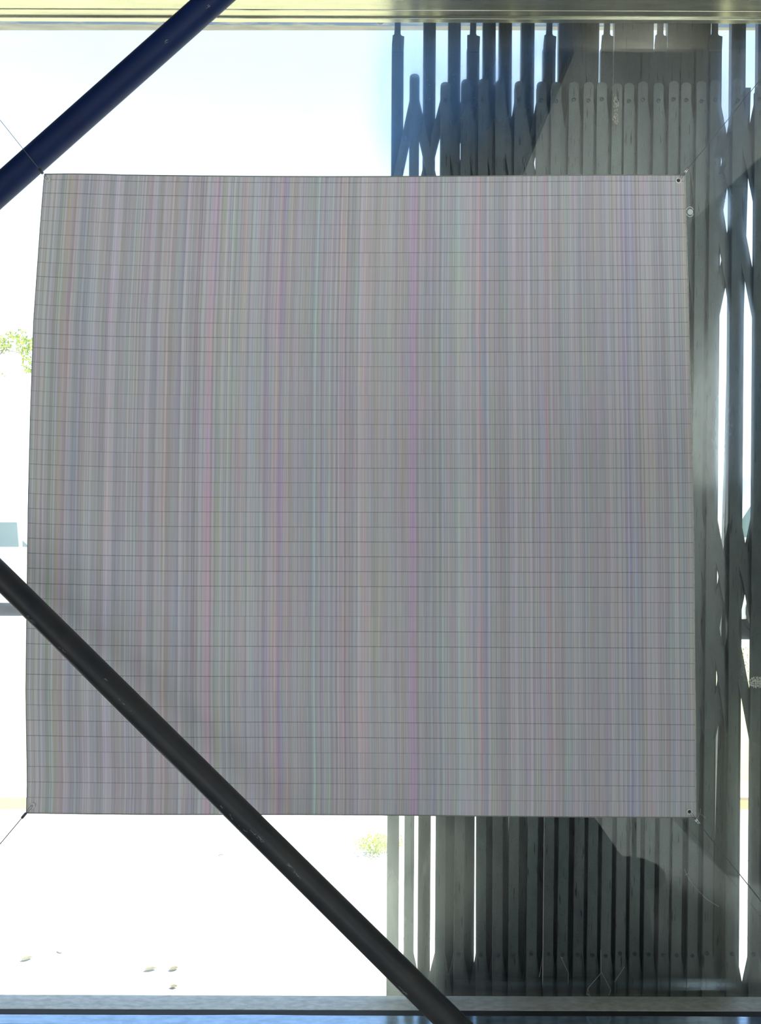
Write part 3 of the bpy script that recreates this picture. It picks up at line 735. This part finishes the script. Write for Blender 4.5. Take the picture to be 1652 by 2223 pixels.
# pale disc with two arcs on the glass
rt = empty('round_mark', P(1498, 460, GD - .001))
M_st = mat('milky_disc', (.72, .80, .78), .4)
bm = bmesh.new(); c = P(1498.5, 460, GD - .003); tube(bm, [c, c + Vector((0, .0025, 0))], 6.2/F*GD, 24); under(obj('centre_disc', bm, M_st), rt)
for s in (-1, 1):
    bm = bmesh.new(); tube(bm, [P(1497.5 + 8*math.cos(a), 460 - s*10.5*math.sin(a), GD - .001) for a in [math.radians(25 + 13*k) for k in range(11)]], .0009, 6)
    under(obj('rim_arc', bm, M_st), rt)
tag(rt, 'small milky round disc with two arcs on the glass right of the cloth', 'mark')

# ------------------------------------------------------------------ dark chair shape added for the silhouette reflected in the glass
ch = empty('added_armchair', (.5, .15, 0)); M_ch = mat('black_upholstery', (.012, .014, .018), .9)
def soft(name, lo, hi, r, taper=0):
    bm = bmesh.new(); v = box(bm, lo, hi)
    for q in v[4:]:
        if q.co.x > (lo[0] + hi[0]) / 2: q.co.x -= taper
    bevel(bm, r, 4); under(obj(name, bm, M_ch, smooth=True), ch)
soft('seat', (.22, -.25, .12), (.74, .38, .40), .05)
soft('backrest', (.16, -.42, .12), (.84, -.22, .80), .06, .26)
soft('armrest', (.12, -.25, .10), (.24, .40, .62), .04)
soft('armrest', (.72, -.25, .10), (.88, .40, .42), .05, .03)
soft('front_cushion', (.24, .0, .38), (.70, .36, .66), .09, .2)
for x in (.18, .82):
    for y in (-.36, .34):
        bm = bmesh.new(); tube(bm, [Vector((x, y, 0)), Vector((x, y, .14))], .02, 12); under(obj('leg', bm, M_ch), ch)
tag(ch, 'black chair shape added indoors to give the dark silhouette reflected in the glass', 'added_armchair')

# ------------------------------------------------------------------ added uplighter inside, hidden behind the cloth's reflection
fl = empty('added_uplighter', (1.12, -.55, 0)); c = Vector((1.12, -.55, 0)); M_lm = mat('added_light_metal', (.05, .05, .05), .4, metal=.5)
bm = bmesh.new(); tube(bm, [c, c + Vector((0, 0, .02))], .13, 28); under(obj('base', bm, M_lm), fl)
bm = bmesh.new(); tube(bm, [c + Vector((0, 0, .02)), c + Vector((0, 0, 1.60))], .011, 12); under(obj('pole', bm, M_lm), fl)
bm = bmesh.new(); tube(bm, [c + Vector((0, 0, 1.58 + .02*k)) for k in range(6)], [.03, .07, .11, .145, .17, .185], 28, cap=False)
under(obj('uplight_shade', bm, M_lm, smooth=True), fl)
area('added_uplight', (1.12, -.55, 1.69), (1.12, -.55, 3), .3, .3, UPLIGHT, (.97, 1.0, .98))  # added uplight that brightens the soffit and its reflection
tag(fl, 'slim uplighter added indoors, out of view, to brighten the reflected soffit', 'floor lamp')
w2 = empty('back_fill_frame', (-.05, -2.97, 1.5)); tag(w2, kind='structure')  # frame set around the added back fill light, wall stays solid
for lo, hi in (((-1.52, -3, .65), (-1.45, -2.94, 2.35)), ((1.35, -3, .65), (1.42, -2.94, 2.35)), ((-1.52, -3, 2.30), (1.42, -2.94, 2.37)), ((-1.52, -3, .63), (1.42, -2.94, .70)), ((-.08, -3, .65), (-.02, -2.94, 2.35))):
    boxobj('fill_light_frame', lo, hi, M_wall, w2)
w3 = empty('left_fill_frame', (-2.27, -.5, 1.5)); tag(w3, kind='structure')  # frame set around the added left fill light
for lo, hi in (((-2.3, -1.36, .64), (-2.25, -1.30, 2.36)), ((-2.3, .30, .64), (-2.25, .36, 2.36)), ((-2.3, -1.36, 2.30), (-2.25, .36, 2.36)), ((-2.3, -1.36, .64), (-2.25, .36, .70))):
    boxobj('fill_light_frame', lo, hi, M_wall, w3)

dl = empty('added_spot_fixture', (1.2, -.85, 3.0)); bm = bmesh.new(); c = Vector((1.2, -.85, 2.955)); tube(bm, [c, c + Vector((0, 0, .07))], [.10, .10], 28, cap=False)  # unseen housing added around the floor spot
under(obj('spot_housing', bm, M_lm), dl); tag(dl, 'round downlight added indoors, out of view, to brighten the reflected floor', 'ceiling light')
